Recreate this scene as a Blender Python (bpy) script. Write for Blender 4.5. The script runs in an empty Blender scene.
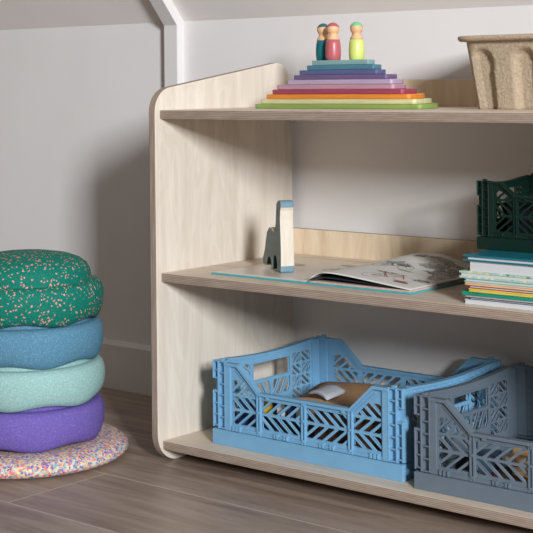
import bpy, bmesh, math, random
from mathutils import Vector, Matrix, noise
random.seed(7)
PI = math.pi
scn = bpy.context.scene
C = scn.collection

# ------------------------------------------------------------------ materials
def srgb(r, g, b):
    def f(c):
        c /= 255.0
        return c / 12.92 if c <= .04045 else ((c + .055) / 1.055) ** 2.4
    return (f(r), f(g), f(b), 1.0)

def base_mat(name):
    m = bpy.data.materials.new(name); m.use_nodes = True
    nt = m.node_tree; b = nt.nodes['Principled BSDF']
    return m, nt, b

def N(nt, kind, **kw):
    n = nt.nodes.new(kind)
    for k, v in kw.items():
        if k in n.inputs: n.inputs[k].default_value = v
        else: setattr(n, k, v)
    return n

def coords(nt, scale=(1, 1, 1), loc=(0, 0, 0), rot=(0, 0, 0), kind='Object'):
    tc = nt.nodes.new('ShaderNodeTexCoord'); mp = nt.nodes.new('ShaderNodeMapping')
    mp.inputs['Scale'].default_value = scale; mp.inputs['Location'].default_value = loc; mp.inputs['Rotation'].default_value = rot
    nt.links.new(tc.outputs[kind], mp.inputs['Vector'])
    return mp.outputs['Vector']

def ramp(nt, fac, stops, interp='LINEAR'):
    r = nt.nodes.new('ShaderNodeValToRGB'); r.color_ramp.interpolation = interp
    e = r.color_ramp.elements
    while len(e) > 1: e.remove(e[0])
    e[0].position, e[0].color = stops[0]
    for p, c in stops[1:]:
        x = e.new(p); x.color = c
    nt.links.new(fac, r.inputs['Fac'])
    return r.outputs['Color']

def mix(nt, fac, a, b, mode='MIX'):
    m = nt.nodes.new('ShaderNodeMix'); m.data_type = 'RGBA'; m.blend_type = mode
    for s, v in ((m.inputs[0], fac), (m.inputs[6], a), (m.inputs[7], b)):
        if isinstance(v, (int, float, tuple)): s.default_value = v
        else: nt.links.new(v, s)
    return m.outputs[2]

def bump(nt, b, h, strength, dist=.001):
    n = nt.nodes.new('ShaderNodeBump'); n.inputs['Strength'].default_value = strength; n.inputs['Distance'].default_value = dist
    nt.links.new(h, n.inputs['Height']); nt.links.new(n.outputs['Normal'], b.inputs['Normal'])

def plain(name, col, rough=.5, var=.04, scale=30, bs=.0, spec=.5):
    m, nt, b = base_mat(name)
    v = coords(nt)
    n = N(nt, 'ShaderNodeTexNoise', Scale=scale, Detail=4.0); nt.links.new(v, n.inputs['Vector'])
    dark = tuple(c * (1 - var * 3) for c in col[:3]) + (1,); lite = tuple(min(1, c * (1 + var * 3)) for c in col[:3]) + (1,)
    c = ramp(nt, n.outputs['Fac'], [(.25, dark), (.75, lite)])
    nt.links.new(c, b.inputs['Base Color'])
    b.inputs['Roughness'].default_value = rough; b.inputs['Specular IOR Level'].default_value = spec
    if bs: bump(nt, b, n.outputs['Fac'], bs)
    return m

def ply_face(name, axis=2, c0=srgb(224, 215, 203), c1=srgb(208, 197, 183), kind='Object'):
    """birch veneer, grain running along the given axis"""
    m, nt, b = base_mat(name)
    sc = [26, 26, 26]; sc[axis] = 2.2
    v = coords(nt, tuple(sc))
    n = N(nt, 'ShaderNodeTexNoise', Scale=1.6, Detail=6.0, Roughness=.62, Distortion=.5); nt.links.new(v, n.inputs['Vector'])
    sc2 = [5, 5, 5]; sc2[axis] = 1.3
    v2 = coords(nt, tuple(sc2), (3, 1, 2))
    n2 = N(nt, 'ShaderNodeTexNoise', Scale=1.5, Detail=3.0, Distortion=1.5); nt.links.new(v2, n2.inputs['Vector'])
    w = N(nt, 'ShaderNodeMath', operation='SINE')
    mu = N(nt, 'ShaderNodeMath', operation='MULTIPLY'); mu.inputs[1].default_value = 60
    nt.links.new(n2.outputs['Fac'], mu.inputs[0]); nt.links.new(mu.outputs[0], w.inputs[0])
    c = ramp(nt, n.outputs['Fac'], [(.3, c1), (.7, c0)])
    wr = ramp(nt, w.outputs[0], [(0, (.93, .91, .88, 1)), (.6, (1, 1, 1, 1))])
    c2 = mix(nt, .55, c, wr, 'MULTIPLY')
    v3 = coords(nt, (9, 9, 9)); n3 = N(nt, 'ShaderNodeTexVoronoi', Scale=1.0); nt.links.new(v3, n3.inputs['Vector'])
    k = ramp(nt, n3.outputs['Distance'], [(0, (.55, .42, .3, 1)), (.055, (1, 1, 1, 1))])
    c3 = mix(nt, .5, c2, k, 'MULTIPLY')
    nt.links.new(c3, b.inputs['Base Color']); b.inputs['Roughness'].default_value = .48
    b.inputs['Specular IOR Level'].default_value = .35
    bump(nt, b, n.outputs['Fac'], .12, .0004)
    return m

def ply_edge(name, axis, period=.0028):
    """plies stacked along the given axis"""
    m, nt, b = base_mat(name)
    v = coords(nt)
    s = nt.nodes.new('ShaderNodeSeparateXYZ'); nt.links.new(v, s.inputs[0])
    mu = N(nt, 'ShaderNodeMath', operation='MULTIPLY'); mu.inputs[1].default_value = 2 * PI / period
    nt.links.new(s.outputs[axis], mu.inputs[0])
    n = N(nt, 'ShaderNodeTexNoise', Scale=26.0, Detail=5.0); 
    sc = [1, 1, 1]; sc[axis] = 9
    nt.links.new(coords(nt, tuple(sc)), n.inputs['Vector'])
    ad = N(nt, 'ShaderNodeMath', operation='MULTIPLY_ADD'); ad.inputs[1].default_value = 3.0
    nt.links.new(n.outputs['Fac'], ad.inputs[0]); nt.links.new(mu.outputs[0], ad.inputs[2])
    w = N(nt, 'ShaderNodeMath', operation='SINE'); nt.links.new(ad.outputs[0], w.inputs[0])
    c = ramp(nt, w.outputs[0], [(0, srgb(146, 127, 113)), (.8, srgb(178, 162, 147))])
    c2 = ramp(nt, n.outputs['Fac'], [(.3, (.74, .70, .66, 1)), (.6, (1, 1, 1, 1))])
    nt.links.new(mix(nt, .8, c, c2, 'MULTIPLY'), b.inputs['Base Color']); b.inputs['Roughness'].default_value = .7
    return m

def foam(name, base, specks, scale=330, dens=.3, dark=None, core_r=.45):
    m, nt, b = base_mat(name)
    v = coords(nt)
    nz = N(nt, 'ShaderNodeTexNoise', Scale=420.0, Detail=2.0); nt.links.new(v, nz.inputs['Vector'])
    c = ramp(nt, nz.outputs['Fac'], [(.35, dark or tuple(x * .8 for x in base[:3]) + (1,)), (.65, base)])
    vo = N(nt, 'ShaderNodeTexVoronoi', Scale=float(scale)); vo.inputs['Randomness'].default_value = 1.0
    dn = N(nt, 'ShaderNodeTexNoise', Scale=260.0, Detail=1.0); nt.links.new(v, dn.inputs['Vector'])
    vm = N(nt, 'ShaderNodeVectorMath', operation='SCALE'); vm.inputs['Scale'].default_value = .006
    nt.links.new(dn.outputs['Color'], vm.inputs[0])
    va = N(nt, 'ShaderNodeVectorMath', operation='ADD'); nt.links.new(v, va.inputs[0]); nt.links.new(vm.outputs[0], va.inputs[1])
    nt.links.new(va.outputs[0], vo.inputs['Vector'])
    sp = nt.nodes.new('ShaderNodeSeparateColor'); nt.links.new(vo.outputs['Color'], sp.inputs[0])
    if specks:
        k = len(specks)
        col = ramp(nt, sp.outputs[1], [(i / k, s) for i, s in enumerate(specks)], 'CONSTANT')
        gate = ramp(nt, sp.outputs[0], [(0, (1, 1, 1, 1)), (dens, (0, 0, 0, 1))], 'CONSTANT')
        core = ramp(nt, vo.outputs['Distance'], [(core_r - .03, (1, 1, 1, 1)), (core_r + .03, (0, 0, 0, 1))])
        g = mix(nt, 1.0, gate, core, 'MULTIPLY')
        c = mix(nt, g, c, col)
    nt.links.new(c, b.inputs['Base Color'])
    b.inputs['Roughness'].default_value = .78; b.inputs['Specular IOR Level'].default_value = .25
    bump(nt, b, nz.outputs['Fac'], .5, .0008)
    return m

M = {}
M['wall'] = plain('wall_paint', srgb(230, 226, 224), .85, .008, 6, 0, .2)
M['ceil'] = plain('ceiling_paint', srgb(240, 234, 230), .9, .008, 6, 0, .2)
M['trim'] = plain('trim_paint', srgb(226, 222, 220), .6, .008, 8, 0, .3)
M['base'] = plain('baseboard_paint', srgb(226, 221, 217), .6, .008, 8, 0, .3)
M['ply_v'] = ply_face('birch_veneer_upright', 2)
M['ply_h'] = ply_face('birch_veneer_flat', 0, srgb(222, 207, 190), srgb(200, 182, 163))
M['ply_r'] = ply_face('birch_veneer_rail', 2, srgb(232, 214, 188), srgb(212, 190, 160))
M['edge_z'] = ply_edge('plywood_edge_flat', 2)
M['edge_x'] = ply_edge('plywood_edge_upright', 0, .003)
BLUE = srgb(116, 166, 200)
M['blue'] = plain('light_blue_plastic', BLUE, .5, .02, 40)
M['grey'] = plain('slate_grey_plastic', srgb(100, 113, 125), .5, .02, 40)
M['dgreen'] = plain('dark_green_plastic', srgb(5, 36, 28), .4, .02, 40)

# floor
def floor_mat():
    m, nt, b = base_mat('oak_planks')
    v = coords(nt, loc=(.029 + 3.6, .32 + 4.41, 0))
    br = N(nt, 'ShaderNodeTexBrick'); br.offset = .37; br.offset_frequency = 2; br.squash = 1
    br.inputs['Scale'].default_value = 1; br.inputs['Brick Width'].default_value = 1.8; br.inputs['Row Height'].default_value = .21
    br.inputs['Mortar Size'].default_value = .0016; br.inputs['Mortar Smooth'].default_value = .3
    br.inputs['Color1'].default_value = (0.1, .1, .1, 1); br.inputs['Color2'].default_value = (.9, .9, .9, 1); br.inputs['Mortar'].default_value = (.5, .5, .5, 1)
    nt.links.new(v, br.inputs['Vector'])
    va = N(nt, 'ShaderNodeVectorMath', operation='ADD')
    mp = coords(nt, (1.6, 14, 1)); nt.links.new(mp, va.inputs[0])
    sc = N(nt, 'ShaderNodeVectorMath', operation='SCALE'); sc.inputs['Scale'].default_value = 9; nt.links.new(br.outputs['Color'], sc.inputs[0])
    nt.links.new(sc.outputs[0], va.inputs[1])
    n = N(nt, 'ShaderNodeTexNoise', Scale=2.2, Detail=8.0, Roughness=.65, Distortion=.8); nt.links.new(va.outputs[0], n.inputs['Vector'])
    c = ramp(nt, n.outputs['Fac'], [(.25, srgb(112, 93, 80)), (.5, srgb(148, 130, 116)), (.75, srgb(170, 153, 138))])
    n2 = N(nt, 'ShaderNodeTexNoise', Scale=1.2, Detail=2.0); nt.links.new(va.outputs[0], n2.inputs['Vector'])
    kn = ramp(nt, n2.outputs['Fac'], [(.28, (.6, .52, .46, 1)), (.42, (1, 1, 1, 1))])
    c = mix(nt, .7, c, kn, 'MULTIPLY')
    tn = ramp(nt, br.outputs['Color'], [(0, (.93, .92, .92, 1)), (1, (1.0, 1, 1, 1))])
    c = mix(nt, 1.0, c, tn, 'MULTIPLY')
    c = mix(nt, br.outputs['Fac'], c, srgb(186, 170, 156))
    nt.links.new(c, b.inputs['Base Color']); b.inputs['Roughness'].default_value = .42
    b.inputs['Specular IOR Level'].default_value = .4
    bump(nt, b, n.outputs['Fac'], .15, .0006)
    return m
M['floor'] = floor_mat()

# ------------------------------------------------------------------ mesh helpers
def add_box(bm, x0, x1, y0, y1, z0, z1, mi=0):
    vs = [bm.verts.new(p) for p in ((x0, y0, z0), (x1, y0, z0), (x1, y1, z0), (x0, y1, z0), (x0, y0, z1), (x1, y0, z1), (x1, y1, z1), (x0, y1, z1))]
    fs = []
    for q in ((3, 2, 1, 0), (4, 5, 6, 7), (0, 1, 5, 4), (1, 2, 6, 5), (2, 3, 7, 6), (3, 0, 4, 7)):
        f = bm.faces.new([vs[i] for i in q]); f.material_index = mi; fs.append(f)
    return vs, fs

def prism(bm, pts, axis, a0, a1, mi=0, mi_side=None):
    """2-D outline extruded along an axis (0: pts are (y,z); 1: (x,z); 2: (x,y))"""
    def P(p, a):
        return ((a, p[0], p[1]), (p[0], a, p[1]), (p[0], p[1], a))[axis]
    A = [bm.verts.new(P(p, a0)) for p in pts]; B = [bm.verts.new(P(p, a1)) for p in pts]
    f1 = bm.faces.new(A); f2 = bm.faces.new(B[::-1]); f1.material_index = f2.material_index = mi
    n = len(pts)
    for i in range(n):
        f = bm.faces.new([A[i], B[i], B[(i + 1) % n], A[(i + 1) % n]]); f.material_index = mi if mi_side is None else mi_side

def lathe(bm, prof, seg=48, mi=0, wob=None):
    rings = []
    for r, z in prof:
        if r < 1e-6: rings.append([bm.verts.new((0, 0, z))]); continue
        rings.append([bm.verts.new((r * math.cos(2 * PI * k / seg), r * math.sin(2 * PI * k / seg), z + (wob(r, z, 2 * PI * k / seg) if wob else 0))) for k in range(seg)])
    for a, b in zip(rings, rings[1:]):
        for k in range(seg):
            k2 = (k + 1) % seg
            if len(a) == 1 and len(b) == 1: continue
            if len(a) == 1: f = bm.faces.new([a[0], b[k], b[k2]])
            elif len(b) == 1: f = bm.faces.new([a[k], b[0], a[k2]])
            else: f = bm.faces.new([a[k], b[k], b[k2], a[k2]])
            f.material_index = mi; f.smooth = True

def sweep(bm, path, w, h, up=(0, 0, 1), closed=False, mi=0):
    """rectangular bar along a path: w across, h along 'up'-ish"""
    up = Vector(up); path = [Vector(p) for p in path]; n = len(path); rings = []
    for i, p in enumerate(path):
        if closed: d0 = (p - path[i - 1]).normalized(); d1 = (path[(i + 1) % n] - p).normalized()
        else:
            d0 = (p - path[i - 1]).normalized() if i else (path[1] - p).normalized()
            d1 = (path[i + 1] - p).normalized() if i < n - 1 else d0
        d = (d0 + d1).normalized(); s = 1 / max(.5, d.dot(d1))
        side = d.cross(up).normalized(); u = side.cross(d).normalized()
        rings.append([bm.verts.new(p + side * a * w / 2 + u * b * h / 2 * s) for a, b in ((-1, -1), (1, -1), (1, 1), (-1, 1))])
    m = n if closed else n - 1
    for i in range(m):
        a, b = rings[i], rings[(i + 1) % n]
        for k in range(4):
            f = bm.faces.new([a[k], a[(k + 1) % 4], b[(k + 1) % 4], b[k]]); f.material_index = mi
    if not closed:
        bm.faces.new(rings[0][::-1]).material_index = mi; bm.faces.new(rings[-1]).material_index = mi

def obj(name, bm, mats, parent=None, smooth=None, bevel=0, seg=2, loc=None):
    bmesh.ops.recalc_face_normals(bm, faces=bm.faces)
    me = bpy.data.meshes.new(name); bm.to_mesh(me); bm.free()
    for m in (mats if isinstance(mats, (list, tuple)) else [mats]): me.materials.append(m)
    o = bpy.data.objects.new(name, me); C.objects.link(o)
    if parent: o.parent = parent
    if loc: o.location = loc
    if smooth is not None:
        for p in me.polygons: p.use_smooth = smooth
    if bevel:
        b = o.modifiers.new('bevel', 'BEVEL'); b.width = bevel; b.segments = seg; b.limit_method = 'ANGLE'; b.angle_limit = math.radians(40)
    return o

def tag(o, label, cat, group=None):
    o['label'] = label; o['category'] = cat
    if group: o['group'] = group
    return o
def thing(name, label, cat, loc=(0, 0, 0), rz=0, group=None):
    o = bpy.data.objects.new(name, None); C.objects.link(o); o.location = loc; o.rotation_euler = (0, 0, rz)
    o.empty_display_size = .02
    return tag(o, label, cat, group)
def structure(o): o['kind'] = 'structure'; return o

def copy_tree(o, parent=None):
    kids = list(o.children)
    c = o.copy(); C.objects.link(c)
    if parent: c.parent = parent
    for k in kids: copy_tree(k, c)
    return c

def round_poly(pts, r, n=6):
    out = []; m = len(pts)
    for i, p in enumerate(pts):
        rr = r[i] if isinstance(r, (list, tuple)) else r
        p = Vector(p); a = Vector(pts[i - 1]); b = Vector(pts[(i + 1) % m])
        if rr <= 0: out.append(tuple(p)); continue
        da = (a - p).normalized(); db = (b - p).normalized()
        ang = da.angle(db); t = rr / math.tan(ang / 2)
        t = min(t, .49 * (a - p).length, .49 * (b - p).length); rr = t * math.tan(ang / 2)
        c = p + (da + db).normalized() * (rr / math.sin(ang / 2))
        p0 = p + da * t - c; p1 = p + db * t - c
        a0 = math.atan2(p0.y, p0.x); a1 = math.atan2(p1.y, p1.x); d = (a1 - a0 + PI) % (2 * PI) - PI
        for k in range(n + 1):
            q = a0 + d * k / n; out.append((c.x + rr * math.cos(q), c.y + rr * math.sin(q)))
    return out

# ------------------------------------------------------------------ the room
WY = .381                                    # wall plane
bm = bmesh.new(); add_box(bm, -3, 3.6, -4.5, WY + .1, -.05, 0); structure(obj('floor', bm, M['floor']))
bm = bmesh.new(); add_box(bm, -3, 3.6, WY, WY + .1, 0, .86); structure(obj('wall_back', bm, M['wall']))
CZ = .7845; SL = 1.2
bm = bmesh.new()
prism(bm, [(WY + .1, CZ - .1 * SL + .0), (WY + .1, CZ + .05), (WY - 1.2, CZ + 1.2 * SL + .17), (WY - 1.2, CZ + 1.2 * SL)], 0, -3, 3.6)
for v in bm.verts:
    pass
structure(obj('ceiling', bm, M['ceil']))
bm = bmesh.new(); prism(bm, [(WY - .014, 0), (WY, 0), (WY, .102), (WY - .006, .102), (WY - .014, .094)], 0, -3, 3.6)
structure(obj('baseboard_back', bm, M['base']))
# boxed joint cover running up the wall and the slope
bm = bmesh.new(); T = .022
X0, X1 = -.335, -.2975
k = T * (math.sqrt(1 + SL * SL) - 1) / SL
yi, zi = WY - T, CZ + T * SL - T * math.sqrt(1 + SL * SL)
ye = WY - 1.1
d = Vector((SL, 1)).normalized() * -T   # inward normal of slope in (y, z): down and toward the room
ny = -SL / math.sqrt(1 + SL * SL) * T; nz = -1 / math.sqrt(1 + SL * SL) * T
pts = [(WY, .102), (WY, CZ), (ye, CZ + 1.1 * SL), (ye + ny, CZ + 1.1 * SL + nz), (yi, CZ + (WY - yi + ny) * SL + nz + 0), (yi, .102)]
prism(bm, pts, 0, X0, X1)
structure(obj('trim_1', bm, M['trim'], bevel=.0008))

# ------------------------------------------------------------------ bookcase
Z1, Z2, Z3 = .0382, .3283, .6108
W = .922; TH = .015
case = thing('bookcase', 'low open birch plywood bookcase with three shelves against the wall', 'bookcase', (0, 0, 0))
po = round_poly([(-.012, 0), (.364, 0), (.364, .7005), (-.012, .645)], [.050, .004, .042, .044], 10)
for x in (-TH, W):
    bm = bmesh.new(); prism(bm, po, 0, 0, TH, 0, 1)
    obj('side_panel', bm, [M['ply_v'], M['edge_x']], case, bevel=.0016, loc=(x, 0, 0))
for z in (Z1, Z2, Z3):
    bm = bmesh.new(); vs, fs = add_box(bm, .0002, W - .0002, 0, .354, -TH, 0)
    for i in (2, 3, 4, 5): fs[i].material_index = 1
    obj('shelf', bm, [M['ply_h'], M['edge_z']], case, bevel=.0015, loc=(0, 0, z))
    bm = bmesh.new(); vs, fs = add_box(bm, .0002, W - .0002, .3545, .364, -TH, .0485)
    for i in (1, 3, 5): fs[i].material_index = 1
    obj('back_rail', bm, [M['ply_r'], M['edge_z']], case, bevel=.001, loc=(0, 0, z))

# ------------------------------------------------------------------ folding crates
def clip(poly, conv):
    """Sutherland-Hodgman: clip poly by a convex counter-clockwise polygon"""
    out = poly
    n = len(conv)
    for i in range(n):
        a, b = conv[i], conv[(i + 1) % n]
        def ins(p): return (b[0] - a[0]) * (p[1] - a[1]) - (b[1] - a[1]) * (p[0] - a[0]) >= -1e-9
        def cut(p, q):
            x1, y1, x2, y2 = a[0], a[1], b[0], b[1]; x3, y3, x4, y4 = p[0], p[1], q[0], q[1]
            den = (x1 - x2) * (y3 - y4) - (y1 - y2) * (x3 - x4)
            t = ((x1 * y2 - y1 * x2) * (x3 - x4) - (x1 - x2) * (x3 * y4 - y3 * x4)) / den
            u = ((x1 * y2 - y1 * x2) * (y3 - y4) - (y1 - y2) * (x3 * y4 - y3 * x4)) / den
            return (t, u)
        res = []
        for j in range(len(out)):
            p, q = out[j - 1], out[j]
            if ins(q):
                if not ins(p): res.append(cut(p, q))
                res.append(q)
            elif ins(p): res.append(cut(p, q))
        out = res
        if not out: return []
    return out
def area(p): return abs(sum(p[i - 1][0] * p[i][1] - p[i][0] * p[i - 1][1] for i in range(len(p)))) / 2
def dedupe(p, e=4e-4):
    o = []
    for q in p:
        if not o or math.hypot(q[0] - o[-1][0], q[1] - o[-1][1]) > e: o.append(q)
    while len(o) > 2 and math.hypot(o[0][0] - o[-1][0], o[0][1] - o[-1][1]) <= e: o.pop()
    return o
def slots(x0, x1, z0, z1, s, region, k, wd=.0140, gap=.0062, slope=1.25):
    """slanted slots in a row; s=+1 leans like '/', -1 like a backslash"""
    out = []; h = z1 - z0; run = h * slope * s; pitch = (wd + gap) * k; x = x0 - abs(run) - pitch
    if s < 0: x = x0 - pitch
    x += .004 * k
    while x < x1 + abs(run) + pitch:
        q = [(x, z0), (x + wd * k, z0), (x + wd * k + run, z1), (x + run, z1)]
        q = clip(q, region)
        q = dedupe(q) if q else q
        if q and len(q) > 2 and area(q) > 1.6e-5 * k * k: out.append(round_poly(q, .0011 * k, 2))
        x += pitch
    return out
def rect(x0, x1, z0, z1): return [(x0, z0), (x1, z0), (x1, z1), (x0, z1)]

def plate_mesh(outline, holes, thick):
    """outline with holes, extruded through +-thick/2; returned as a mesh in XY"""
    cu = bpy.data.curves.new('c', 'CURVE'); cu.dimensions = '2D'; cu.fill_mode = 'BOTH'; cu.extrude = thick / 2
    for p in [outline] + holes:
        s = cu.splines.new('POLY'); s.points.add(len(p) - 1); s.use_cyclic_u = True
        for i, q in enumerate(p): s.points[i].co = (q[0], q[1], 0, 1)
    o = bpy.data.objects.new('c', cu); C.objects.link(o)
    dg = bpy.context.evaluated_depsgraph_get(); dg.update()
    me = bpy.data.meshes.new_from_object(o.evaluated_get(dg), depsgraph=dg)
    bpy.data.objects.remove(o); bpy.data.curves.remove(cu)
    return me
def add_plate(bm, outline, holes, thick, y):
    """plate standing in XZ at depth y"""
    me = plate_mesh(outline, holes, thick)
    t = bmesh.new(); t.from_mesh(me)
    bmesh.ops.remove_doubles(t, verts=t.verts, dist=1e-6)
    for v in t.verts: v.co = Vector((v.co.x, y + v.co.z, v.co.y))
    tm = bpy.data.meshes.new('t'); t.to_mesh(tm); t.free()
    bm.from_mesh(tm); bpy.data.meshes.remove(tm); bpy.data.meshes.remove(me)

def long_wall_mesh(L, H, k, dip=None):
    """outer face at y=0 looking to -y, inside toward +y"""
    bm = bmesh.new()
    b = .027 * k; col = .029 * k; xs = .056 * k; xd = .102 * k; zl = .0985 * k
    if dip: xs, xd, zl = dip
    out = [(col, b), (L - col, b), (L - col, H - .002), (L - xs, H - .002), (L - xd, zl), (xd, zl), (xs, H - .002), (col, H - .002)]
    z0, z1 = .039 * k, zl - .010 * k; zm = (z0 + z1) / 2; g = .0022 * k
    holes = []
    mid = L / 2; r = .0058 * k
    for (a, c, up) in ((xd + r, mid - r, 1), (mid + r, L - xd - r, -1)):
        holes += slots(a, c, zm + g, z1, up, rect(a, c, zm + g, z1), k)
        holes += slots(a, c, z0, zm - g, -up, rect(a, c, z0, zm - g), k)
    rh = (z1 - z0) / 2
    for side in (0, 1):
        a, c = col + .014 * k, xd - r
        def fx(p): return p if not side else [(L - q[0], q[1]) for q in p][::-1]
        lim = [(a, z0), (c, z0), (c, zl - .012 * k), (min(xs, c - .006) + .004 * k, H - .022 * k), (a, H - .018 * k)]
        rows = [(z0, z0 + rh - g, 1), (z0 + rh + g, z0 + 2 * rh - g, -1), (z0 + 2 * rh + g, z0 + 3 * rh, 1)]
        for (u, w, s) in rows:
            reg = clip(lim, rect(a, c, u, w))
            if reg and len(reg) > 2:
                holes += [fx(p) for p in slots(a, c, u, w, s, reg, k)]
    add_plate(bm, out, holes, .0034 * k, .0070 * k)
    # raised rim following the dip
    path = [(col - .002 * k, .0055 * k, H - .004 * k), (xs, .0055 * k, H - .004 * k), (xd, .0055 * k, zl - .0015 * k), (L - xd, .0055 * k, zl - .0015 * k), (L - xs, .0055 * k, H - .004 * k), (L - col + .002 * k, .0055 * k, H - .004 * k)]
    sweep(bm, path, .011 * k, .0048 * k)
    path2 = [(p[0], .0048 * k, p[2] - .0085 * k) for p in path[1:-1]]
    path2[0] = (path2[0][0] - .004 * k, path2[0][1], path2[0][2]); path2[-1] = (path2[-1][0] + .004 * k, path2[-1][1], path2[-1][2])
    sweep(bm, path2, .003 * k, .0018 * k)
    # vertical ribs
    for x in (xd, mid, L - xd):
        for dx in (-.0042, .0018):
            add_box(bm, x + dx * k, x + (dx + .0024) * k, .0018 * k, .0056 * k, b, zl - .003 * k)
    for x in (xd, mid, L - xd):
        for z in (z0 - .008 * k, zm):
            add_box(bm, x - .002 * k, x + .002 * k, .0008 * k, .0056 * k, z, z + .004 * k)
    add_box(bm, col, L - col, .0030 * k, .0056 * k, b, b + .006 * k)
    # frame beside the corner column
    for x in (col, L - col - .010 * k):
        add_box(bm, x, x + .010 * k, .0018 * k, .0056 * k, b, H - .004 * k)
    # hinge clips
    for x in ((xd + mid) / 2, (mid + L - xd) / 2):
        for dx in (-.014, -.0085, .007, .0125):
            add_box(bm, x + dx * k, x + (dx + .003) * k, .0002 * k, .0056 * k, b + .0015 * k, b + .0085 * k)
        add_box(bm, x - .006 * k, x + .005 * k, .0012 * k, .0056 * k, b + .003 * k, b + .0055 * k)
    for x in (col + .016 * k, L - col - .034 * k):
        for j in range(3):
            add_box(bm, x + j * .007 * k, x + (j * .007 + .003) * k, .0002 * k, .0056 * k, b + .0005 * k, b + .009 * k)
    for x in (mid * .5 + .02 * k, mid, mid * 1.5 - .02 * k):
        add_box(bm, x, x + .006 * k, .0005 * k, .004 * k, zl - .008 * k, zl - .004 * k)
    return bm

def post_mesh(k, H):
    """ladder corner column, sits at x 0..029, y 0..012"""
    bm = bmesh.new(); b = .0275 * k
    add_box(bm, .0005 * k, .0285 * k, .0095 * k, .0125 * k, b, H - .001)
    zc0, zc1 = .092 * k, .112 * k
    add_box(bm, .011 * k, .0138 * k, .0015 * k, .0095 * k, b, H)
    add_box(bm, .0262 * k, .0285 * k, .0015 * k, .0095 * k, b, H)
    add_box(bm, 0, .0022 * k, .0015 * k, .0095 * k, b + .002 * k, zc0)
    add_box(bm, 0, .0022 * k, .0015 * k, .0095 * k, zc1, H)
    n = 7
    for i in range(n):
        z = b + (H - b - .0024 * k) * i / (n - 1)
        add_box(bm, .0138 * k, .0262 * k, .0022 * k, .0095 * k, z, z + .0022 * k)
        zz = z + .004 * k if i < n - 1 else z
        if not (zc0 < zz < zc1): add_box(bm, .0022 * k, .011 * k, .0022 * k, .0095 * k, zz, zz + .0022 * k)
    add_box(bm, .0022 * k, .011 * k, .0022 * k, .0095 * k, zc1, zc1 + .0022 * k)
    add_box(bm, .0022 * k, .011 * k, .0022 * k, .0095 * k, zc0 - .0022 * k, zc0)
    # side return and stacking lug
    add_box(bm, .0005 * k, .0035 * k, .0125 * k, .030 * k, b, H - .001)
    add_box(bm, .014 * k, .022 * k, .003 * k, .009 * k, H, H + .0035 * k)
    return bm

def short_wall_mesh(Wd, H, k):
    """runs along +y from 0..Wd, outer face at x=0 looking to -x; built in XZ then turned"""
    bm = bmesh.new(); b = .027 * k; e = .030 * k
    top = H - .002
    n = 10; arc = [(Wd - e - (Wd - 2 * e) * i / n, top - .006 * k * math.sin(PI * i / n)) for i in range(n + 1)]
    out = [(e, b), (Wd - e, b)] + arc
    holes = []
    hx0, hx1 = Wd / 2 - .051 * k, Wd / 2 + .051 * k; hz0, hz1 = .091 * k, .121 * k
    if Wd / k < .26: hx0, hx1 = Wd / 2 - .04 * k, Wd / 2 + .04 * k
    holes.append(round_poly(rect(hx0, hx1, hz0, hz1), .003 * k, 3))
    holes += slots(hx0, Wd / 2 - .004 * k, .058 * k, .085 * k, -1, rect(hx0, Wd / 2 - .004 * k, .058 * k, .085 * k), k, slope=.6)
    holes += slots(Wd / 2 + .004 * k, hx1, .058 * k, .085 * k, 1, rect(Wd / 2 + .004 * k, hx1, .058 * k, .085 * k), k, slope=.6)
    for (a, c) in ((e + .008 * k, hx0 - .008 * k), (hx1 + .008 * k, Wd - e - .008 * k)):
        if c - a < .012 * k: continue
        m = (a + c) / 2
        zt = top - .016 * k; zb = .039 * k; nr = 4; rh = (zt - zb) / nr
        for r_ in range(nr):
            u, w = zb + r_ * rh + .0015 * k, zb + (r_ + 1) * rh - .0015 * k; s = 1 if r_ % 2 else -1
            holes += slots(a, m - .0015 * k, u, w, s, rect(a, m - .0015 * k, u, w), k, .0095, .0052, 1.3)
            holes += slots(m + .0015 * k, c, u, w, -s, rect(m + .0015 * k, c, u, w), k, .0095, .0052, 1.3)
    add_plate(bm, out, holes, .0034 * k, .0070 * k)
    path = [(p[0], .0055 * k, p[1] - .001 * k) for p in arc]
    sweep(bm, path, .011 * k, .0045 * k)
    path = [(p[0], .0035 * k, p[1] - .010 * k) for p in arc]
    sweep(bm, path, .004 * k, .002 * k)
    for i in range(1, 14):
        q = i / 14; x = e + (Wd - 2 * e) * q; z = top - .006 * k * math.sin(PI * q)
        add_box(bm, x, x + .0018 * k, .0016 * k, .0056 * k, z - .010 * k, z)
    # smooth inner pillars by the corners
    for x in (e - .016 * k, Wd - e - .004 * k):
        add_box(bm, x, x + .020 * k, .0045 * k, .0125 * k, b, H - .003)
    for x in (hx0 - .003 * k, hx1):
        add_box(bm, x, x + .003 * k, .0087 * k, .0105 * k, .06 * k, hz1 + .003 * k)
    add_box(bm, hx0, hx1, .0087 * k, .0105 * k, hz1, hz1 + .003 * k)
    for v in bm.verts: v.co = Vector((v.co.y, v.co.x, v.co.z))
    bmesh.ops.reverse_faces(bm, faces=bm.faces)
    return bm

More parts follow.
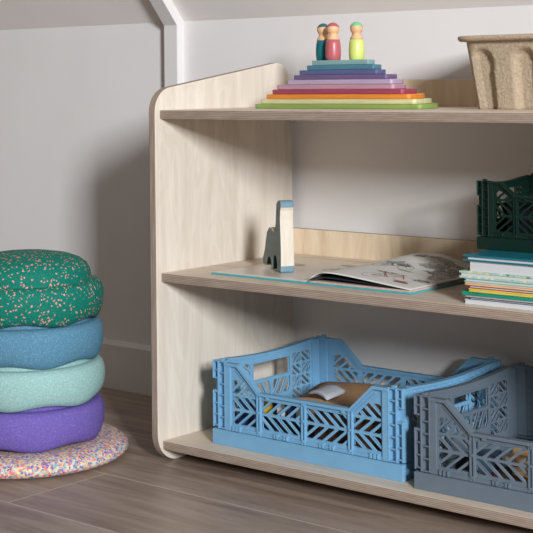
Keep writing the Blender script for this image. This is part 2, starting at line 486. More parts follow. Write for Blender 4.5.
def make_crate(name, label, L, Wd, H, mat, loc, group, dip=None):
    k = H / .143
    t = thing(name, label, 'crate', loc, 0, group)
    bm = bmesh.new(); hb = .026 * k; th = .003 * k
    add_box(bm, 0, L, 0, th, .0, hb); add_box(bm, 0, L, Wd - th, Wd, 0, hb)
    add_box(bm, 0, th, th, Wd - th, 0, hb); add_box(bm, L - th, L, th, Wd - th, 0, hb)
    add_box(bm, th, L - th, th, Wd - th, .003 * k, .006 * k)
    for i in range(1, 9):
        x = L * i / 9; add_box(bm, x, x + .002 * k, th, Wd - th, 0, .003 * k)
    for (xa, xb) in ((th, .012 * k), (L - .012 * k, L - th)): add_box(bm, xa, xb, th, Wd - th, hb - .003 * k, hb)
    for (ya, yb) in ((th, .012 * k), (Wd - .012 * k, Wd - th)): add_box(bm, .012 * k, L - .012 * k, ya, yb, hb - .003 * k, hb)
    obj('base', bm, mat, t, bevel=.0007 * k)
    a = obj('long_wall', long_wall_mesh(L, H, k, dip), mat, t, bevel=.0004 * k, seg=1)
    c = a.copy(); C.objects.link(c); c.parent = t; c.location = (L, Wd, 0); c.rotation_euler = (0, 0, PI)
    a = obj('short_wall', short_wall_mesh(Wd, H, k), mat, t, bevel=.0004 * k, seg=1)
    c = a.copy(); C.objects.link(c); c.parent = t; c.location = (L, Wd, 0); c.rotation_euler = (0, 0, PI)
    a = obj('corner_post', post_mesh(k, H), mat, t, bevel=.0003 * k, seg=1)
    c = a.copy(); C.objects.link(c); c.parent = t; c.location = (L, Wd, 0); c.rotation_euler = (0, 0, PI)
    pm = post_mesh(k, H)
    for v in pm.verts: v.co.x = L - v.co.x
    bmesh.ops.reverse_faces(pm, faces=pm.faces)
    a = obj('corner_post', pm, mat, t, bevel=.0003 * k, seg=1)
    c = a.copy(); C.objects.link(c); c.parent = t; c.location = (L, Wd, 0); c.rotation_euler = (0, 0, PI)
    return t
CR = 'open folding crates with herringbone walls'
make_crate('folding_crate', 'light blue plastic folding crate on the bottom shelf beside the left panel', .395, .298, .143, M['blue'], (.0805, .0395, Z1), CR)
g2 = make_crate('folding_crate', 'slate grey plastic folding crate on the bottom shelf, right of the light blue one', .40, .30, .143, M['grey'], (.507, .024, Z1), CR)

# contents of the blue crate
def crumple(bm, amp, sc, seed=0):
    for v in bm.verts:
        n = noise.noise_vector(v.co * sc + Vector((seed, seed * 2, 0)))
        v.co += n * amp
def grid_box(bm, x0, x1, y0, y1, z0, z1, d=.02):
    add_box(bm, x0, x1, y0, y1, z0, z1)
    n = max(1, int(max(x1 - x0, y1 - y0) / d))
    bmesh.ops.subdivide_edges(bm, edges=bm.edges, cuts=n, use_grid_fill=True)
M['kraft'] = plain('kraft_paper', srgb(150, 116, 84), .8, .06, 25, .1)
M['card'] = plain('dark_brown_card', srgb(84, 60, 42), .8, .06, 25)
M['white'] = plain('white_paper', srgb(214, 214, 212), .7, .015, 20)
M['denim'] = plain('dull_blue_paint', srgb(70, 96, 116), .6, .03, 20)
M['packet'] = plain('packet_paper', srgb(168, 172, 178), .6, .02, 20)
M['black'] = plain('black_card', srgb(24, 24, 28), .55, .03, 20)
M['yellow'] = plain('yellow_card', srgb(224, 178, 50), .5, .03, 20)
M['navy'] = plain('navy_card', srgb(48, 74, 120), .5, .03, 20)
bm = bmesh.new(); grid_box(bm, -.098, .098, -.08, .08, 0, .066); crumple(bm, .007, 14, 3)
for v in bm.verts:
    if v.co.z < .004: v.co.z = 0
    if v.co.z > .04: v.co.z += .010 * math.sin((v.co.x + .1) / .2 * PI) + .006 * math.sin(v.co.y * 40)
o = obj('paper_bag', bm, M['kraft'], smooth=True); o.location = (.262, .205, Z1 + .0062)
tag(o, 'rumpled brown kraft paper bag lying inside the light blue crate', 'bag')
bm = bmesh.new(); grid_box(bm, -.027, .027, -.020, .020, 0, .004, .01)
for v in bm.verts: v.co.z += .010 * math.cos(v.co.x / .027 * 1.2) + .004 * v.co.y / .022
o = obj('paper_packet', bm, M['packet'], smooth=True); o.location = (.247, .145, Z1 + .0845); o.rotation_euler = (0, .0, -.25)
tag(o, 'small white folded packet on top of the brown paper bag', 'packet')
t = thing('card_game_box', 'yellow and black card box behind the second front panel of the light blue crate', 'box', (.215, .075, Z1 + .0062), .04)
bm = bmesh.new(); add_box(bm, -.045, .045, -.008, .008, 0, .083); obj('box_body', bm, M['black'], t, bevel=.001)
for (a, c, m) in ((-.040, -.022, 'yellow'), (-.012, .004, 'white'), (.012, .022, 'navy'), (.028, .040, 'white')):
    bm = bmesh.new(); add_box(bm, a, c, -.0086, -.0078, .052, .080); obj('printed_panel', bm, M[m], t)
o = None
bm = bmesh.new(); add_box(bm, -.026, .026, -.02, .02, 0, .062); o = obj('notebook', bm, M['navy'], bevel=.001); o.location = (.128, .10, Z1 + .0062); o.rotation_euler = (0, 0, .3)
tag(o, 'dark blue block behind the left front corner of the light blue crate', 'box')
bm = bmesh.new(); add_box(bm, -.07, .07, -.006, .006, 0, .070); o = obj('cardboard_sheet', bm, M['card'], bevel=.001); o.location = (.345, .078, Z1 + .0062); o.rotation_euler = (0, 0, -.05)
tag(o, 'brown cardboard behind the right front panels of the light blue crate', 'cardboard')
# contents of the grey crate
M['stick'] = ply_face('pale_stick_wood', 0, srgb(226, 192, 142), srgb(196, 156, 104))
for i, (x, y, z, rz, l) in enumerate([(.70, .09, .046, .1, .13), (.705, .112, .046, -.12, .14), (.70, .10, .059, .03, .12), (.712, .085, .0325, .0, .13), (.708, .106, .0325, .05, .13)]):
    bm = bmesh.new(); add_box(bm, -l / 2, l / 2, -.009, .009, 0, .0125)
    o = obj('wooden_slat', bm, M['stick'], bevel=.0012); o.location = (x, y, Z1 + z); o.rotation_euler = (0, 0, rz)
    tag(o, 'short pale wooden slat in the small pile inside the slate grey crate', 'slat', 'pale wooden slats in the grey crate')
bm = bmesh.new(); add_box(bm, -.085, .085, -.05, .05, 0, .0258); o = obj('flat_box', bm, M['card'], bevel=.001); o.location = (.70, .11, Z1 + .0062)
tag(o, 'dark brown flat box under the pale slats in the slate grey crate', 'box')
bm = bmesh.new(); add_box(bm, -.022, .022, -.022, .022, 0, .04); o = obj('toy_block', bm, M['denim'], bevel=.002); o.location = (.575, .12, Z1 + .0062); o.rotation_euler = (0, 0, .4)
tag(o, 'blue block behind the left front panel of the slate grey crate', 'block')

# ------------------------------------------------------------------ stepping stones
SX, SY = -.226, -.113
t_speck = [srgb(228, 120, 120), srgb(96, 130, 196), srgb(236, 206, 140), srgb(120, 100, 176), srgb(112, 176, 186), srgb(240, 190, 150), srgb(214, 214, 200), srgb(222, 110, 120)]
M['board'] = foam('confetti_foam', srgb(208, 190, 174), t_speck, 250, .97, None, .62)
M['s_purple'] = foam('purple_foam', srgb(112, 94, 172), [srgb(124, 107, 182), srgb(102, 84, 162)], 500, .5)
M['s_mint'] = foam('mint_foam', srgb(152, 190, 186), [srgb(166, 200, 196), srgb(142, 180, 178)], 500, .5)
M['s_blue'] = foam('blue_foam', srgb(88, 136, 162), [srgb(108, 152, 176), srgb(74, 124, 152)], 500, .5)
M['s_green'] = foam('green_pink_foam', srgb(8, 122, 104), [srgb(226, 152, 142), srgb(214, 136, 128)], 235, .30, srgb(5, 102, 88), .38)
bm = bmesh.new(); BR = .180
lathe(bm, [(0, 0), (.15, 0), (BR - .022, .001), (BR - .008, .006), (BR, .014), (BR - .002, .022), (BR - .011, .029), (BR - .030, .0335), (.12, .0340), (0, .0340)], 96)
o = obj('balance_board', bm, M['board']); o.location = (SX, SY, 0)
tag(o, 'round confetti-speckled foam balance board on the floor under the stones', 'balance board')
def stone_mesh():
    bm = bmesh.new()
    def wob(r, z, a):
        if z > .035: return 0
        f = 1 - z / .035
        return (  .0036 * (1 + math.cos(6 * a + .9))) * f
    prof = [(0, .066), (.09, .065), (.112, .058), (.1185, .046), (.1185, .012), (.1195, .003), (.122, .0), (.1275, .002), (.133, .012), (.1368, .026), (.1378, .040), (.1373, .051), (.1342, .061), (.1285, .0672), (.121, .0690), (.1168, .0682), (.1155, .0705), (.1160, .078), (.1145, .086), (.109, .096), (.098, .1045), (.080, .1115), (.05, .1165), (.02, .1185), (0, .1187)]
    lathe(bm, prof, 120, 0, wob)
    return bm
st = None
for i, (m, lab) in enumerate((('s_purple', 'purple foam stepping stone, lowest of the stack on the speckled board'),
                              ('s_mint', 'pale mint foam stepping stone between the purple and the blue one'),
                              ('s_blue', 'mid blue foam stepping stone under the green speckled one'),
                              ('s_green', 'green foam stepping stone with pink speckles on top of the stack'))):
    o = obj('stepping_stone', stone_mesh(), M[m]); o.location = (SX + (.0, .002, -.001, .0)[i], SY, .0342 + .0697 * i); o.rotation_euler = (0, 0, (.1, .75, 1.3, .45)[i])
    tag(o, lab, 'stepping stone', 'foam stepping stones in a stack')

# ------------------------------------------------------------------ semicircle stack
def wood_paint(name, col, rough=.5):
    m, nt, b = base_mat(name)
    v = coords(nt, (6, 40, 40)); n = N(nt, 'ShaderNodeTexNoise', Scale=2.0, Detail=5.0); nt.links.new(v, n.inputs['Vector'])
    c = ramp(nt, n.outputs['Fac'], [(.3, tuple(x * .82 for x in col[:3]) + (1,)), (.7, tuple(min(1, x * 1.1) for x in col[:3]) + (1,))])
    nt.links.new(c, b.inputs['Base Color']); b.inputs['Roughness'].default_value = rough
    return m
semi = [('green', (136, 162, 84)), ('cream yellow', (208, 202, 152)), ('orange', (224, 136, 48)), ('crimson', (158, 66, 92)), ('dusty pink', (186, 142, 156)),
        ('pale lilac', (182, 162, 186)), ('plum violet', (110, 90, 130)), ('slate violet', (88, 98, 138)), ('teal blue', (76, 126, 144)), ('pale teal', (132, 168, 168))]
RS = [q * .956 for q in [.1855, .173, .160, .1464, .1306, .117, .1035, .0868, .0748, .0629]]
STH = .0083
for i, ((nm, c), R_) in enumerate(zip(semi, RS)):
    n = 40
    pts = [(R_ * math.cos(PI * k / n), R_ * math.sin(PI * k / n)) for k in range(n + 1)]
    pts = round_poly(pts, [.010] + [0] * (n - 1) + [.007], 4)
    bm = bmesh.new(); prism(bm, pts, 2, 0, STH - .0001)
    o = obj('semicircle_board', bm, wood_paint(nm.replace(' ', '_') + '_stain', srgb(*c)), bevel=.0014)
    dx = [0, 0, 0, -.001, -.006, .003, .004, -.001, .003, .002][i]
    o.location = (.2645 + dx + .0006 * i, .150 + .0010 * i, Z3 + .0001 + STH * i)
    where = 'bottom of the rainbow stack' if i == 0 else ('top of the rainbow stack, under the peg dolls' if i == 9 else 'in the rainbow stack, on the %s one' % semi[i - 1][0])
    tag(o, '%s wooden semicircle board, %s' % (nm, where), 'semicircle', 'wooden semicircle boards in the rainbow stack')

# ------------------------------------------------------------------ peg dolls
M['peg'] = plain('bare_peg_wood', srgb(222, 176, 132), .5, .03, 60)
def peg_doll(x, y, body, cap, label, h=1.0):
    t = thing('peg_doll', label, 'peg doll', (x, y, Z3 + STH * 10 + .0001), 0, 'wooden peg dolls on the rainbow stack')
    t.scale = (h, h, h)
    bm = bmesh.new(); lathe(bm, [(0, 0), (.0115, 0), (.0127, .0012), (.0136, .010), (.0135, .020), (.0126, .029), (.0113, .0352), (0, .0353)], 40)
    obj('body', bm, plain('paint', srgb(*body), .35, .02, 30), t)
    bm = bmesh.new()
    lathe(bm, [(0, .0351), (.0113, .0353), (.0104, .0385), (.0088, .0412), (.0078, .0430)] + [(.0109 * math.sin(a), .0536 - .0109 * math.cos(a)) for a in [PI * (.26 + .74 * j / 14) for j in range(15)]][:-1] + [(0, .0645)], 40)
    obj('head', bm, M['peg'], t)
    bm = bmesh.new()
    lathe(bm, [(.0106 * math.sin(a), .0106 * math.cos(a)) for a in [PI * .44 * (1 - j / 9) for j in range(10)]][:-1] + [(0, .0106)], 40)
    lathe(bm, [(.0113 * math.sin(a), .0113 * math.cos(a)) for a in [PI * .44 * (1 - j / 10) for j in range(11)]][:-1] + [(0, .0113)], 40)
    o = obj('cap', bm, plain('paint', srgb(*cap), .35, .02, 30), t); o.location = (0, 0, .0538)
    o.rotation_euler = Vector((-.16, .22, 1)).to_track_quat('Z', 'Y').to_euler()
peg_doll(.2445, .178, (184, 96, 102), (180, 88, 98), 'rose pink peg doll standing in front of the teal one')
peg_doll(.2115, .1935, (18, 104, 112), (14, 100, 108), 'dark teal peg doll half hidden behind the rose pink one')
peg_doll(.2885, .1865, (206, 216, 118), (104, 200, 140), 'lime yellow peg doll with a mint green cap, right of the others')

# ------------------------------------------------------------------ pulp basket
def pulp_mat():
    m, nt, b = base_mat('moulded_pulp')
    v = coords(nt)
    n = N(nt, 'ShaderNodeTexNoise', Scale=210.0, Detail=5.0, Roughness=.7); nt.links.new(v, n.inputs['Vector'])
    c = ramp(nt, n.outputs['Fac'], [(.3, srgb(164, 144, 120)), (.7, srgb(196, 178, 154))])
    nt.links.new(c, b.inputs['Base Color']); b.inputs['Roughness'].default_value = .9; b.inputs['Specular IOR Level'].default_value = .15
    bump(nt, b, n.outputs['Fac'], .9, .003)
    return m
M['pulp'] = pulp_mat()
def basket():
    bw, bd = .262, .128       # base size
    H = .117; fl = .016
    per = 240
    def outline(w, d, r, u):   # point and outward normal on a rounded rectangle by arc length fraction
        Ls = [w - 2 * r, PI * r / 2, d - 2 * r, PI * r / 2] * 2
        s = u * sum(Ls); i = 0
        while i < 7 and s > Ls[i]: s -= Ls[i]; i += 1
        cs = [(w / 2 - r, -d / 2 + r), (w / 2 - r, d / 2 - r), (-w / 2 + r, d / 2 - r), (-w / 2 + r, -d / 2 + r)]
        if i == 0: return Vector((-w / 2 + r + s, -d / 2)), Vector((0, -1))
        if i == 2: return Vector((w / 2, -d / 2 + r + s)), Vector((1, 0))
        if i == 4: return Vector((w / 2 - r - s, d / 2)), Vector((0, 1))
        if i == 6: return Vector((-w / 2, d / 2 - r - s)), Vector((-1, 0))
        c = Vector(cs[(i - 1) // 2]); a = -PI / 2 + ((i - 1) // 2) * PI / 2 + s / r
        return c + Vector((math.cos(a), math.sin(a))) * r, Vector((math.cos(a), math.sin(a)))
    def flute(p, nrm, z):
        # recessed arched flutes on the long faces, three each side, one on the ends
        if abs(nrm.y) > .95: q = p.x; cen = [-.108 + .0755 * i for i in range(4)] 
        elif abs(nrm.x) > .95: q = p.y; cen = [-.02, .03] if False else [0]
        else: return 0
        hw = .0205; zt = H - .020
        for c in cen:
            dxx = abs(q - c)
            top = zt - hw + math.sqrt(max(0, hw * hw - dxx * dxx)) if dxx < hw else 0
            if dxx < hw + .003:
                e1 = min(1, max(0, (hw + .001 - dxx) / .007)); e2 = min(1, max(0, (top - z) / .006)) if dxx < hw else 0
                return e1 * e2
        return 0
    bm = bmesh.new(); rings = []
    nz = 34
    def ring(w, d, r, z, off=0, fl_on=False):
        R_ = []
        for k in range(per):
            p, n_ = outline(w, d, r, k / per)
            dd = -.012 * flute(p, n_, z) if fl_on else 0
            p = p + n_ * (dd + off); R_.append(bm.verts.new((p.x, p.y, z)))
        rings.append(R_)
    for j in range(nz + 1):
        z = H * j / nz * .93; s = z / H
        ring(bw + 2 * fl * s, bd + 2 * fl * s, .022 + .006 * s, z, 0, True)
    s = 1
    W2, D2 = bw + 2 * fl, bd + 2 * fl
    for (o_, z) in ((.001, H - .0085), (.009, H - .009), (.0125, H - .005), (.0115, H - .001), (.006, H), (0, H - .001), (-.003, H - .006)):
        ring(W2, D2, .028, z, o_)
    for j in range(8, -1, -1):
        z = .005 + (H - .012) * j / 8; s = z / H
        ring(bw + 2 * fl * s, bd + 2 * fl * s, .022 + .006 * s, z, -.0125)
    for a, b in zip(rings, rings[1:]):
        for k in range(per):
            f = bm.faces.new([a[k], a[(k + 1) % per], b[(k + 1) % per], b[k]]); f.smooth = True
    bm.faces.new(rings[0][::-1]); bm.faces.new(rings[-1])
    o = obj('pulp_basket', bm, M['pulp']); o.location = (.5195 + bw / 2 + .005, .178 + bd / 2, Z3 + .0001)
    return o
tag(basket(), 'beige moulded paper pulp punnet with fluted sides on the top shelf', 'basket')

# ------------------------------------------------------------------ wooden dinosaur
M['dino_side'] = wood_paint('grey_green_stain', srgb(122, 132, 130), .7)
M['dino_edge'] = ply_face('bare_lime_wood', 2, srgb(232, 224, 212), srgb(212, 198, 178))
M['dino_blue'] = wood_paint('blue_stain', srgb(116, 146, 162), .6)
M['dino_dark'] = wood_paint('dark_green_stain', srgb(28, 62, 56), .6)  # darker green for the edge faces around the leg arches
prof = [(0, 0), (.019, 0), (.020, .016), (.024, .026), (.031, .029), (.037, .024), (.039, .012), (.040, .002), (.049, .002), (.051, .016), (.056, .024), (.066, .020), (.073, .008), (.082, .004), (.092, .007), (.093, .018),
        (.082, .034), (.076, .052), (.070, .067), (.058, .0765), (.044, .0755), (.034, .070), (.028, .076), (.0245, .090), (.022, .108), (.020, .122), (.012, .1285), (.001, .1285), (-.0035, .124), (-.003, .1165), (.000, .111), (.0015, .095), (.000, .07), (-.0015, .04), (-.0010, .012)]
prof = round_poly(prof, .004, 3)
bm = bmesh.new(); prism(bm, prof, 1, -.013, .013, 0, 1)
o = obj('toy_dinosaur', bm, [M['dino_side'], M['dino_edge'], M['dino_blue'], M['dino_dark']], bevel=.0022, seg=2)
for p in o.data.polygons:
    if p.material_index == 1:
        c = p.center
        if c.z > .1165 or (c.z < .010 and c.x < .021): p.material_index = 2
        elif c.z < .03 and .019 < c.x < .075: p.material_index = 3
o.scale = (.97, .97, .955); o.location = (.1965, .106, Z2 + .0042); o.rotation_euler = (0, 0, math.atan2(.497, -.868))
tag(o, 'grey-green wooden long-necked dinosaur with bare wood edges standing on the open book', 'toy dinosaur')

# ------------------------------------------------------------------ open picture book
M['teal'] = plain('teal_cover', srgb(64, 168, 178), .4, .02, 30)
M['page'] = plain('page_paper', srgb(224, 221, 216), .45, .01, 30)
M['page_left'] = plain('page_reflection_tint', srgb(204, 194, 182), .28, .02, 12)  # beige base colour carries the wood-toned reflection on the glossy page
M['block'] = plain('page_block', srgb(200, 170, 160), .7, .05, 200)
def ink(name, col, cover=.5, sc=420):
    m, nt, b = base_mat(name)
    n = N(nt, 'ShaderNodeTexNoise', Scale=float(sc), Detail=3.0, Roughness=.7); nt.links.new(coords(nt), n.inputs['Vector'])
    c = ramp(nt, n.outputs['Fac'], [(cover - .06, col), (cover + .06, srgb(212, 209, 204))])
    nt.links.new(c, b.inputs['Base Color']); b.inputs['Roughness'].default_value = .5
    return m
M['ink_dark'] = ink('ink_dark', srgb(62, 64, 58), .56)
M['ink_red'] = ink('ink_red', srgb(146, 62, 52), .6)
M['ink_green'] = ink('ink_green', srgb(120, 158, 58), .6)
M['ink_grey'] = ink('ink_grey', srgb(130, 132, 130), .55)
M['ink_brown'] = ink('ink_brown', srgb(104, 92, 72), .54, 260)
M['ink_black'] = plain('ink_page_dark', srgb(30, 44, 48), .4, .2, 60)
bkx, bky, BW, BD = .286, .041, .207, .262
book = thing('open_book', 'open picture book with teal cover and bicycle drawings, flat on the middle shelf', 'book', (bkx, bky, Z2), 0)
bm = bmesh.new()
prism(bm, [(-BW, .0002), (-.008, .0002), (-.004, -.0000 + .0002), (.004, .0002), (.008, .0002), (BW, .0002), (BW, .0026), (.006, .0026), (.002, .0012), (-.002, .0012), (-.006, .0026), (-BW, .0026)], 1, 0, BD)
obj('cover', bm, M['teal'], book, bevel=.0005)
def sheet(u0, u1, f, nx=40, ny=24, y0=.004, y1=BD - .004, thick=.0004, mat='page'):
    bm = bmesh.new(); top = []; bot = []
    for i in range(nx + 1):
        u = u0 + (u1 - u0) * i / nx
        top.append([bm.verts.new((u, y0 + (y1 - y0) * j / ny, f(u, j / ny) + thick)) for j in range(ny + 1)])
        bot.append([bm.verts.new((u, y0 + (y1 - y0) * j / ny, f(u, j / ny))) for j in range(ny + 1)])
    for i in range(nx):
        for j in range(ny):
            bm.faces.new([top[i][j], top[i + 1][j], top[i + 1][j + 1], top[i][j + 1]]).smooth = True
            bm.faces.new([bot[i][j + 1], bot[i + 1][j + 1], bot[i + 1][j], bot[i][j]]).smooth = True
    for i in range(nx):
        bm.faces.new([bot[i][0], bot[i + 1][0], top[i + 1][0], top[i][0]]); bm.faces.new([top[i][ny], top[i + 1][ny], bot[i + 1][ny], bot[i][ny]])
    for j in range(ny):
        bm.faces.new([top[0][j], top[0][j + 1], bot[0][j + 1], bot[0][j]]); bm.faces.new([bot[nx][j], bot[nx][j + 1], top[nx][j + 1], top[nx][j]])
    return bm
fl_ = lambda u, v: .0027 + .0002 * math.sin(6 * v)
L_ = sheet(-BW + .004, -.004, fl_, thick=.0012)
obj('left_page', L_, M['page_left'], book)
fb = lambda u, v: .0027
def fbt(u): return .0032 * min(1, u / .012)
bm = bmesh.new(); prism(bm, [(.004, .0027), (BW - .004, .0027), (BW - .004, .0058), (.02, .0060), (.008, .0050)], 1, .004, BD - .004)
obj('page_block', bm, M['block'], book)
def fr(u, v):
    t = max(0, min(1, (u - .003) / (BW - .007)))
    hump = math.sin(PI * min(1, t / .5) / 2) if t < .25 else 1
    rise = 1 - math.exp(-t / .085); fall = 1 - .92 * max(0, (t - .12) / .88) ** 1.1
    back = .30 * math.exp(-((v - 1.0) / .35) ** 2) * math.exp(-((t - .45) / .3) ** 2)
    return .0050 + .0180 * rise * fall + .036 * back + .0012 * v
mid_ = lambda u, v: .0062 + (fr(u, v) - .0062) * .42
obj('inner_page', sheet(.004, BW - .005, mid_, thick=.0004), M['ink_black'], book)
pg = sheet(.004, BW - .004, fr, thick=.0006)
# drawings printed on the top page
def ring_decal(bm, cx, cy, rx, ry, w, mi, f, n=36, a0=0, a1=2 * PI):
    prev = None
    for k in range(n + 1):
        a = a0 + (a1 - a0) * k / n; q = []
        for rr in (1 - w / rx, 1.0):
            x = cx + rx * rr * math.cos(a); y = cy + ry * rr * math.sin(a)
            q.append(bm.verts.new((x, y, f(x, (y - .004) / (BD - .008)) + .0009)))
        if prev:
            fc = bm.faces.new([prev[0], prev[1], q[1], q[0]]); fc.material_index = mi
        prev = q
def bar_decal(bm, p, q, w, mi, f):
    p = Vector(p); q = Vector(q); d = (q - p); n = Vector((-d.y, d.x)).normalized() * w / 2; m = 6; prev = None
    for k in range(m + 1):
        c = p + d * k / m; r = []
        for s in (-1, 1):
            z = c + n * s; r.append(bm.verts.new((z.x, z.y, f(z.x, (z.y - .004) / (BD - .008)) + .0009)))
        if prev: bm.faces.new([prev[0], prev[1], r[1], r[0]]).material_index = mi
        prev = r
def blob_decal(bm, cx, cy, rx, ry, mi, f, seed, n=22, lo=.006, hi=.202):
    c = bm.verts.new((cx, cy, f(cx, (cy - .004) / (BD - .008)) + .0010)); vs = []
    for k in range(n):
        a = 2 * PI * k / n; s = .75 + .5 * noise.noise(Vector((math.cos(a) * 1.7 + seed * 3.1, math.sin(a) * 1.7, seed)))
        x = cx + rx * s * math.cos(a); y = cy + ry * s * math.sin(a); x = min(max(x, lo), hi); y = min(max(y, .006), BD - .006)
        vs.append(bm.verts.new((x, y, f(x, (y - .004) / (BD - .008)) + .0010)))
    for k in range(n): bm.faces.new([c, vs[k], vs[(k + 1) % n]]).material_index = mi
def bike(bm, cx, cy, s, mi_w, mi_f, rot=0.0, f=fr):
    c_, s_ = math.cos(rot), math.sin(rot)
    def T_(x, y): return (cx + s * (x * c_ - y * s_), cy + s * (x * s_ + y * c_))
    for wx in (-.6, .6): a = T_(wx, 0); ring_decal(bm, a[0], a[1], .36 * s, .36 * s, .0012, mi_w, f)
    for a, b in (((-.6, 0), (-.25, .45)), ((-.25, .45), (.4, .5)), ((.4, .5), (0, 0)), ((0, 0), (-.25, .45)), ((0, 0), (-.6, 0)), ((.36, .62), (.6, 0)), ((-.3, .6), (-.15, .1)), ((.25, .68), (.5, .62)), ((-.42, .62), (-.18, .62))):
        bar_decal(bm, T_(*a), T_(*b), .0022, mi_f, f)
bike(pg, .125, .055, .046, 4, 2, .25); blob_decal(pg, .160, .040, .020, .008, 2, fr, 1)
bike(pg, .080, .135, .040, 1, 1, .1); blob_decal(pg, .070, .160, .028, .014, 4, fr, 2); blob_decal(pg, .095, .150, .018, .010, 1, fr, 5)
blob_decal(pg, .118, .118, .019, .004, 3, fr, 3)
bike(pg, .152, .190, .040, 5, 1, -.2); blob_decal(pg, .160, .150, .030, .022, 1, fr, 7); blob_decal(pg, .178, .115, .020, .020, 5, fr, 8); blob_decal(pg, .172, .185, .022, .016, 1, fr, 9)
blob_decal(pg, .150, .215, .030, .012, 5, fr, 10); blob_decal(pg, .075, .222, .018, .009, 1, fr, 11); blob_decal(pg, .180, .225, .018, .014, 5, fr, 12); blob_decal(pg, .178, .075, .020, .012, 5, fr, 13); blob_decal(pg, .176, .150, .028, .040, 5, fr, 14); blob_decal(pg, .130, .175, .034, .016, 4, fr, 15); blob_decal(pg, .105, .085, .030, .006, 5, fr, 16); blob_decal(pg, .120, .225, .034, .012, 4, fr, 17)
o = obj('right_page', pg, [M['page'], M['ink_dark'], M['ink_red'], M['ink_green'], M['ink_grey'], M['ink_brown']], book)
o['label'] = 'page printed with red and dark bicycle drawings'
# faint drawing on the left page
L2 = bmesh.new()
fl2 = lambda u, v: fl_(u, v) + .0004
bike(L2, -.035, .145, .034, 1, 1, .4, fl2); blob_decal(L2, -.055, .20, .03, .012, 2, fl2, 4, 22, -.2, -.006); blob_decal(L2, -.15, .16, .030, .02, 2, fl2, 6, 22, -.2, -.006)
for v in L2.verts: v.co.x = -max(.006, -v.co.x); v.co.z = .0043
M['ink_pale'] = plain('ink_pale', srgb(196, 184, 166), .6, .05, 100)
o = obj('printed_drawing', L2, [M['page'], M['ink_grey'], M['ink_pale']], [c for c in book.children if c.name.startswith('left_page')][0])

# ------------------------------------------------------------------ pile of books
def paper_mat(name, c, c2=None):
    m, nt, b = base_mat(name)
    s = nt.nodes.new('ShaderNodeSeparateXYZ'); nt.links.new(coords(nt), s.inputs[0])
    mu = N(nt, 'ShaderNodeMath', operation='MULTIPLY'); mu.inputs[1].default_value = 5200; nt.links.new(s.outputs[2], mu.inputs[0])
    w = N(nt, 'ShaderNodeMath', operation='SINE'); nt.links.new(mu.outputs[0], w.inputs[0])
    cc = ramp(nt, w.outputs[0], [(0, tuple(x * .8 for x in c[:3]) + (1,)), (.7, c)])
    nt.links.new(cc, b.inputs['Base Color']); b.inputs['Roughness'].default_value = .8
    return m
pgw = paper_mat('page_edges', srgb(214, 214, 216))
def speck_cover(name, base, sp, sc=120):
    return foam(name, base, sp, sc, .6)
GB = 'books in the pile on the middle shelf'
z = Z2 + .0001
pile = [ # label, x, y, width, depth, thickness, cover colour material, cover thickness, page inset
    ('white paperback at the very bottom of the book pile', .6045, .018, .25, .27, .0068, plain('cover', srgb(206, 216, 218), .5), .0008, .0005),
    ('thin dark purple picture book, second from the bottom of the pile', .611, .020, .26, .25, .0030, plain('cover', srgb(58, 40, 72), .4), .0010, .001),
    ('thin grey picture book above the dark purple one in the pile', .603, .019, .26, .26, .0028, plain('cover', srgb(128, 126, 128), .4), .0008, .001),
    ('emerald green picture book with an olive corner, low in the pile', .5995, .020, .25, .26, .0058, speck_cover('cover', srgb(30, 146, 120), [srgb(186, 176, 92), srgb(40, 120, 92)], 40), .0030, .0015),
    ('thin yellow picture book in the middle of the pile', .6125, .017, .25, .25, .0050, plain('cover', srgb(222, 196, 70), .4), .0020, .0015),
    ('thin rust red picture book on the yellow one', .6115, .018, .24, .25, .0045, plain('cover', srgb(150, 62, 48), .4), .0014, .001),
    ('peach coloured picture book on the rust red one', .6055, .018, .26, .26, .0048, plain('cover', srgb(224, 188, 150), .4), .0020, .0015),
    ('teal edged picture book on the peach coloured one', .6040, .018, .25, .25, .0050, plain('cover', srgb(110, 176, 172), .4), .0012, .001),
    ('white picture book with leafy green pattern, jutting left from the pile', .5960, .018, .26, .26, .0105, speck_cover('cover', srgb(176, 204, 186), [srgb(96, 138, 104), srgb(214, 206, 150), srgb(206, 216, 210), srgb(120, 160, 130)], 110), .0032, .0012),
    ('thick white softcover under the teal book on top of the pile', .6125, .020, .24, .25, .0150, plain('cover', srgb(214, 216, 220), .5), .0008, .0004),
    ('dark teal hardcover on top of the pile under the dark green crate', .6030, .017, .26, .26, .0090, plain('cover', srgb(24, 108, 124), .35), .0026, .003)]
for (lab, x, y, w, d, th, mt, ct, ins) in pile:
    t = thing('book', lab, 'book', (x, y, z), random.uniform(-.004, .012), GB)
    bm = bmesh.new(); add_box(bm, 0, w, 0, d, 0, ct); add_box(bm, 0, w, 0, d, th - ct, th - .0001)
    add_box(bm, w - ct, w, 0, d, ct, th - ct)
    obj('cover', bm, mt, t, bevel=.0003, seg=1)
    bm = bmesh.new(); add_box(bm, ins * 2.5, w - ct - .0003, ins, d - ins, ct, th - ct); obj('pages', bm, pgw, t)
    z += th
PT = z
make_crate('folding_crate', 'small dark green plastic folding crate standing on the pile of books', .27, .155, .104, M['dgreen'], (.5835, .088, PT), CR, (.042, .066, .083))

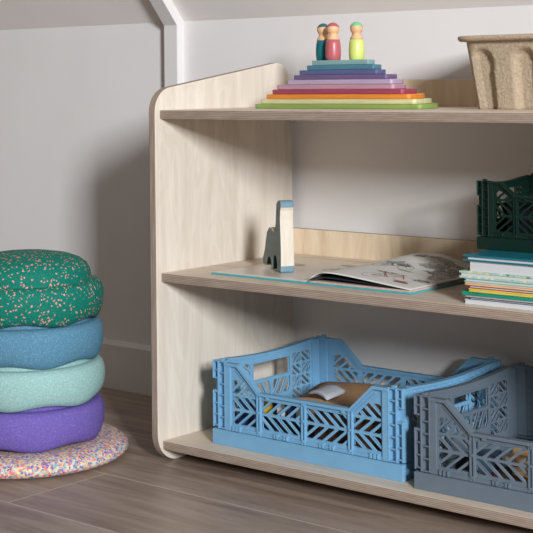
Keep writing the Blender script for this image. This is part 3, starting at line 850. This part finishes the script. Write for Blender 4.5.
bm = bmesh.new(); add_box(bm, -.105, .105, -.045, .045, 0, .072); o = obj('added_dark_block', bm, M['black'], bevel=.002); o.location = (.722, .166, PT + .0046)  # block added inside the crate so its slots look dark
tag(o, 'added black block inside the small dark green crate, darkening its slots', 'box')
# ------------------------------------------------------------------ camera
cam = bpy.data.cameras.new('camera'); co = bpy.data.objects.new('camera', cam); C.objects.link(co); scn.camera = co
yaw, pitch, roll = .69763, .00937, -.01087
cy_, sy_ = math.cos(yaw), math.sin(yaw)
f = Vector((-sy_, cy_, 0)); r = Vector((cy_, sy_, 0)); u = Vector((0, 0, 1))
f2 = f * math.cos(pitch) + u * math.sin(pitch); u2 = u * math.cos(pitch) - f * math.sin(pitch)
r3 = r * math.cos(roll) + u2 * math.sin(roll); u3 = u2 * math.cos(roll) - r * math.sin(roll)
co.matrix_world = Matrix(((r3.x, u3.x, -f2.x, 1.75109), (r3.y, u3.y, -f2.y, -1.79668), (r3.z, u3.z, -f2.z, .66041), (0, 0, 0, 1)))
cam.sensor_width = 36; cam.lens = 1440.565 / 533 * 36
cam.shift_x = -(267.2049 - 266.5) / 533; cam.shift_y = -(266.5 - 66.93) / 533
cam.clip_start = .05
cam.dof.use_dof = True; cam.dof.focus_distance = 2.42; cam.dof.aperture_fstop = 18

# ------------------------------------------------------------------ light
w = bpy.data.worlds.new('world'); scn.world = w; w.use_nodes = True
bg = w.node_tree.nodes['Background']; bg.inputs[0].default_value = (1, .93, .87, 1); bg.inputs[1].default_value = .155
def area(name, loc, target, sx, sy, power, col=(1, 1, 1)):
    l = bpy.data.lights.new(name, 'AREA'); l.shape = 'RECTANGLE'; l.size = sx; l.size_y = sy; l.energy = power; l.color = col
    o = bpy.data.objects.new(name, l); C.objects.link(o); o.location = loc
    o.rotation_euler = (Vector(target) - Vector(loc)).to_track_quat('-Z', 'Y').to_euler(); return o
area('window_light', (5.0, -3.25, 2.02), (.1, .2, .45), .60, 1.1, 440, (.93, .965, 1))
scn.view_settings.view_transform = 'Standard'; scn.view_settings.look = 'None'; scn.view_settings.gamma = 1
scn.view_settings.exposure = 0.0
scn.view_settings.use_curve_mapping = False
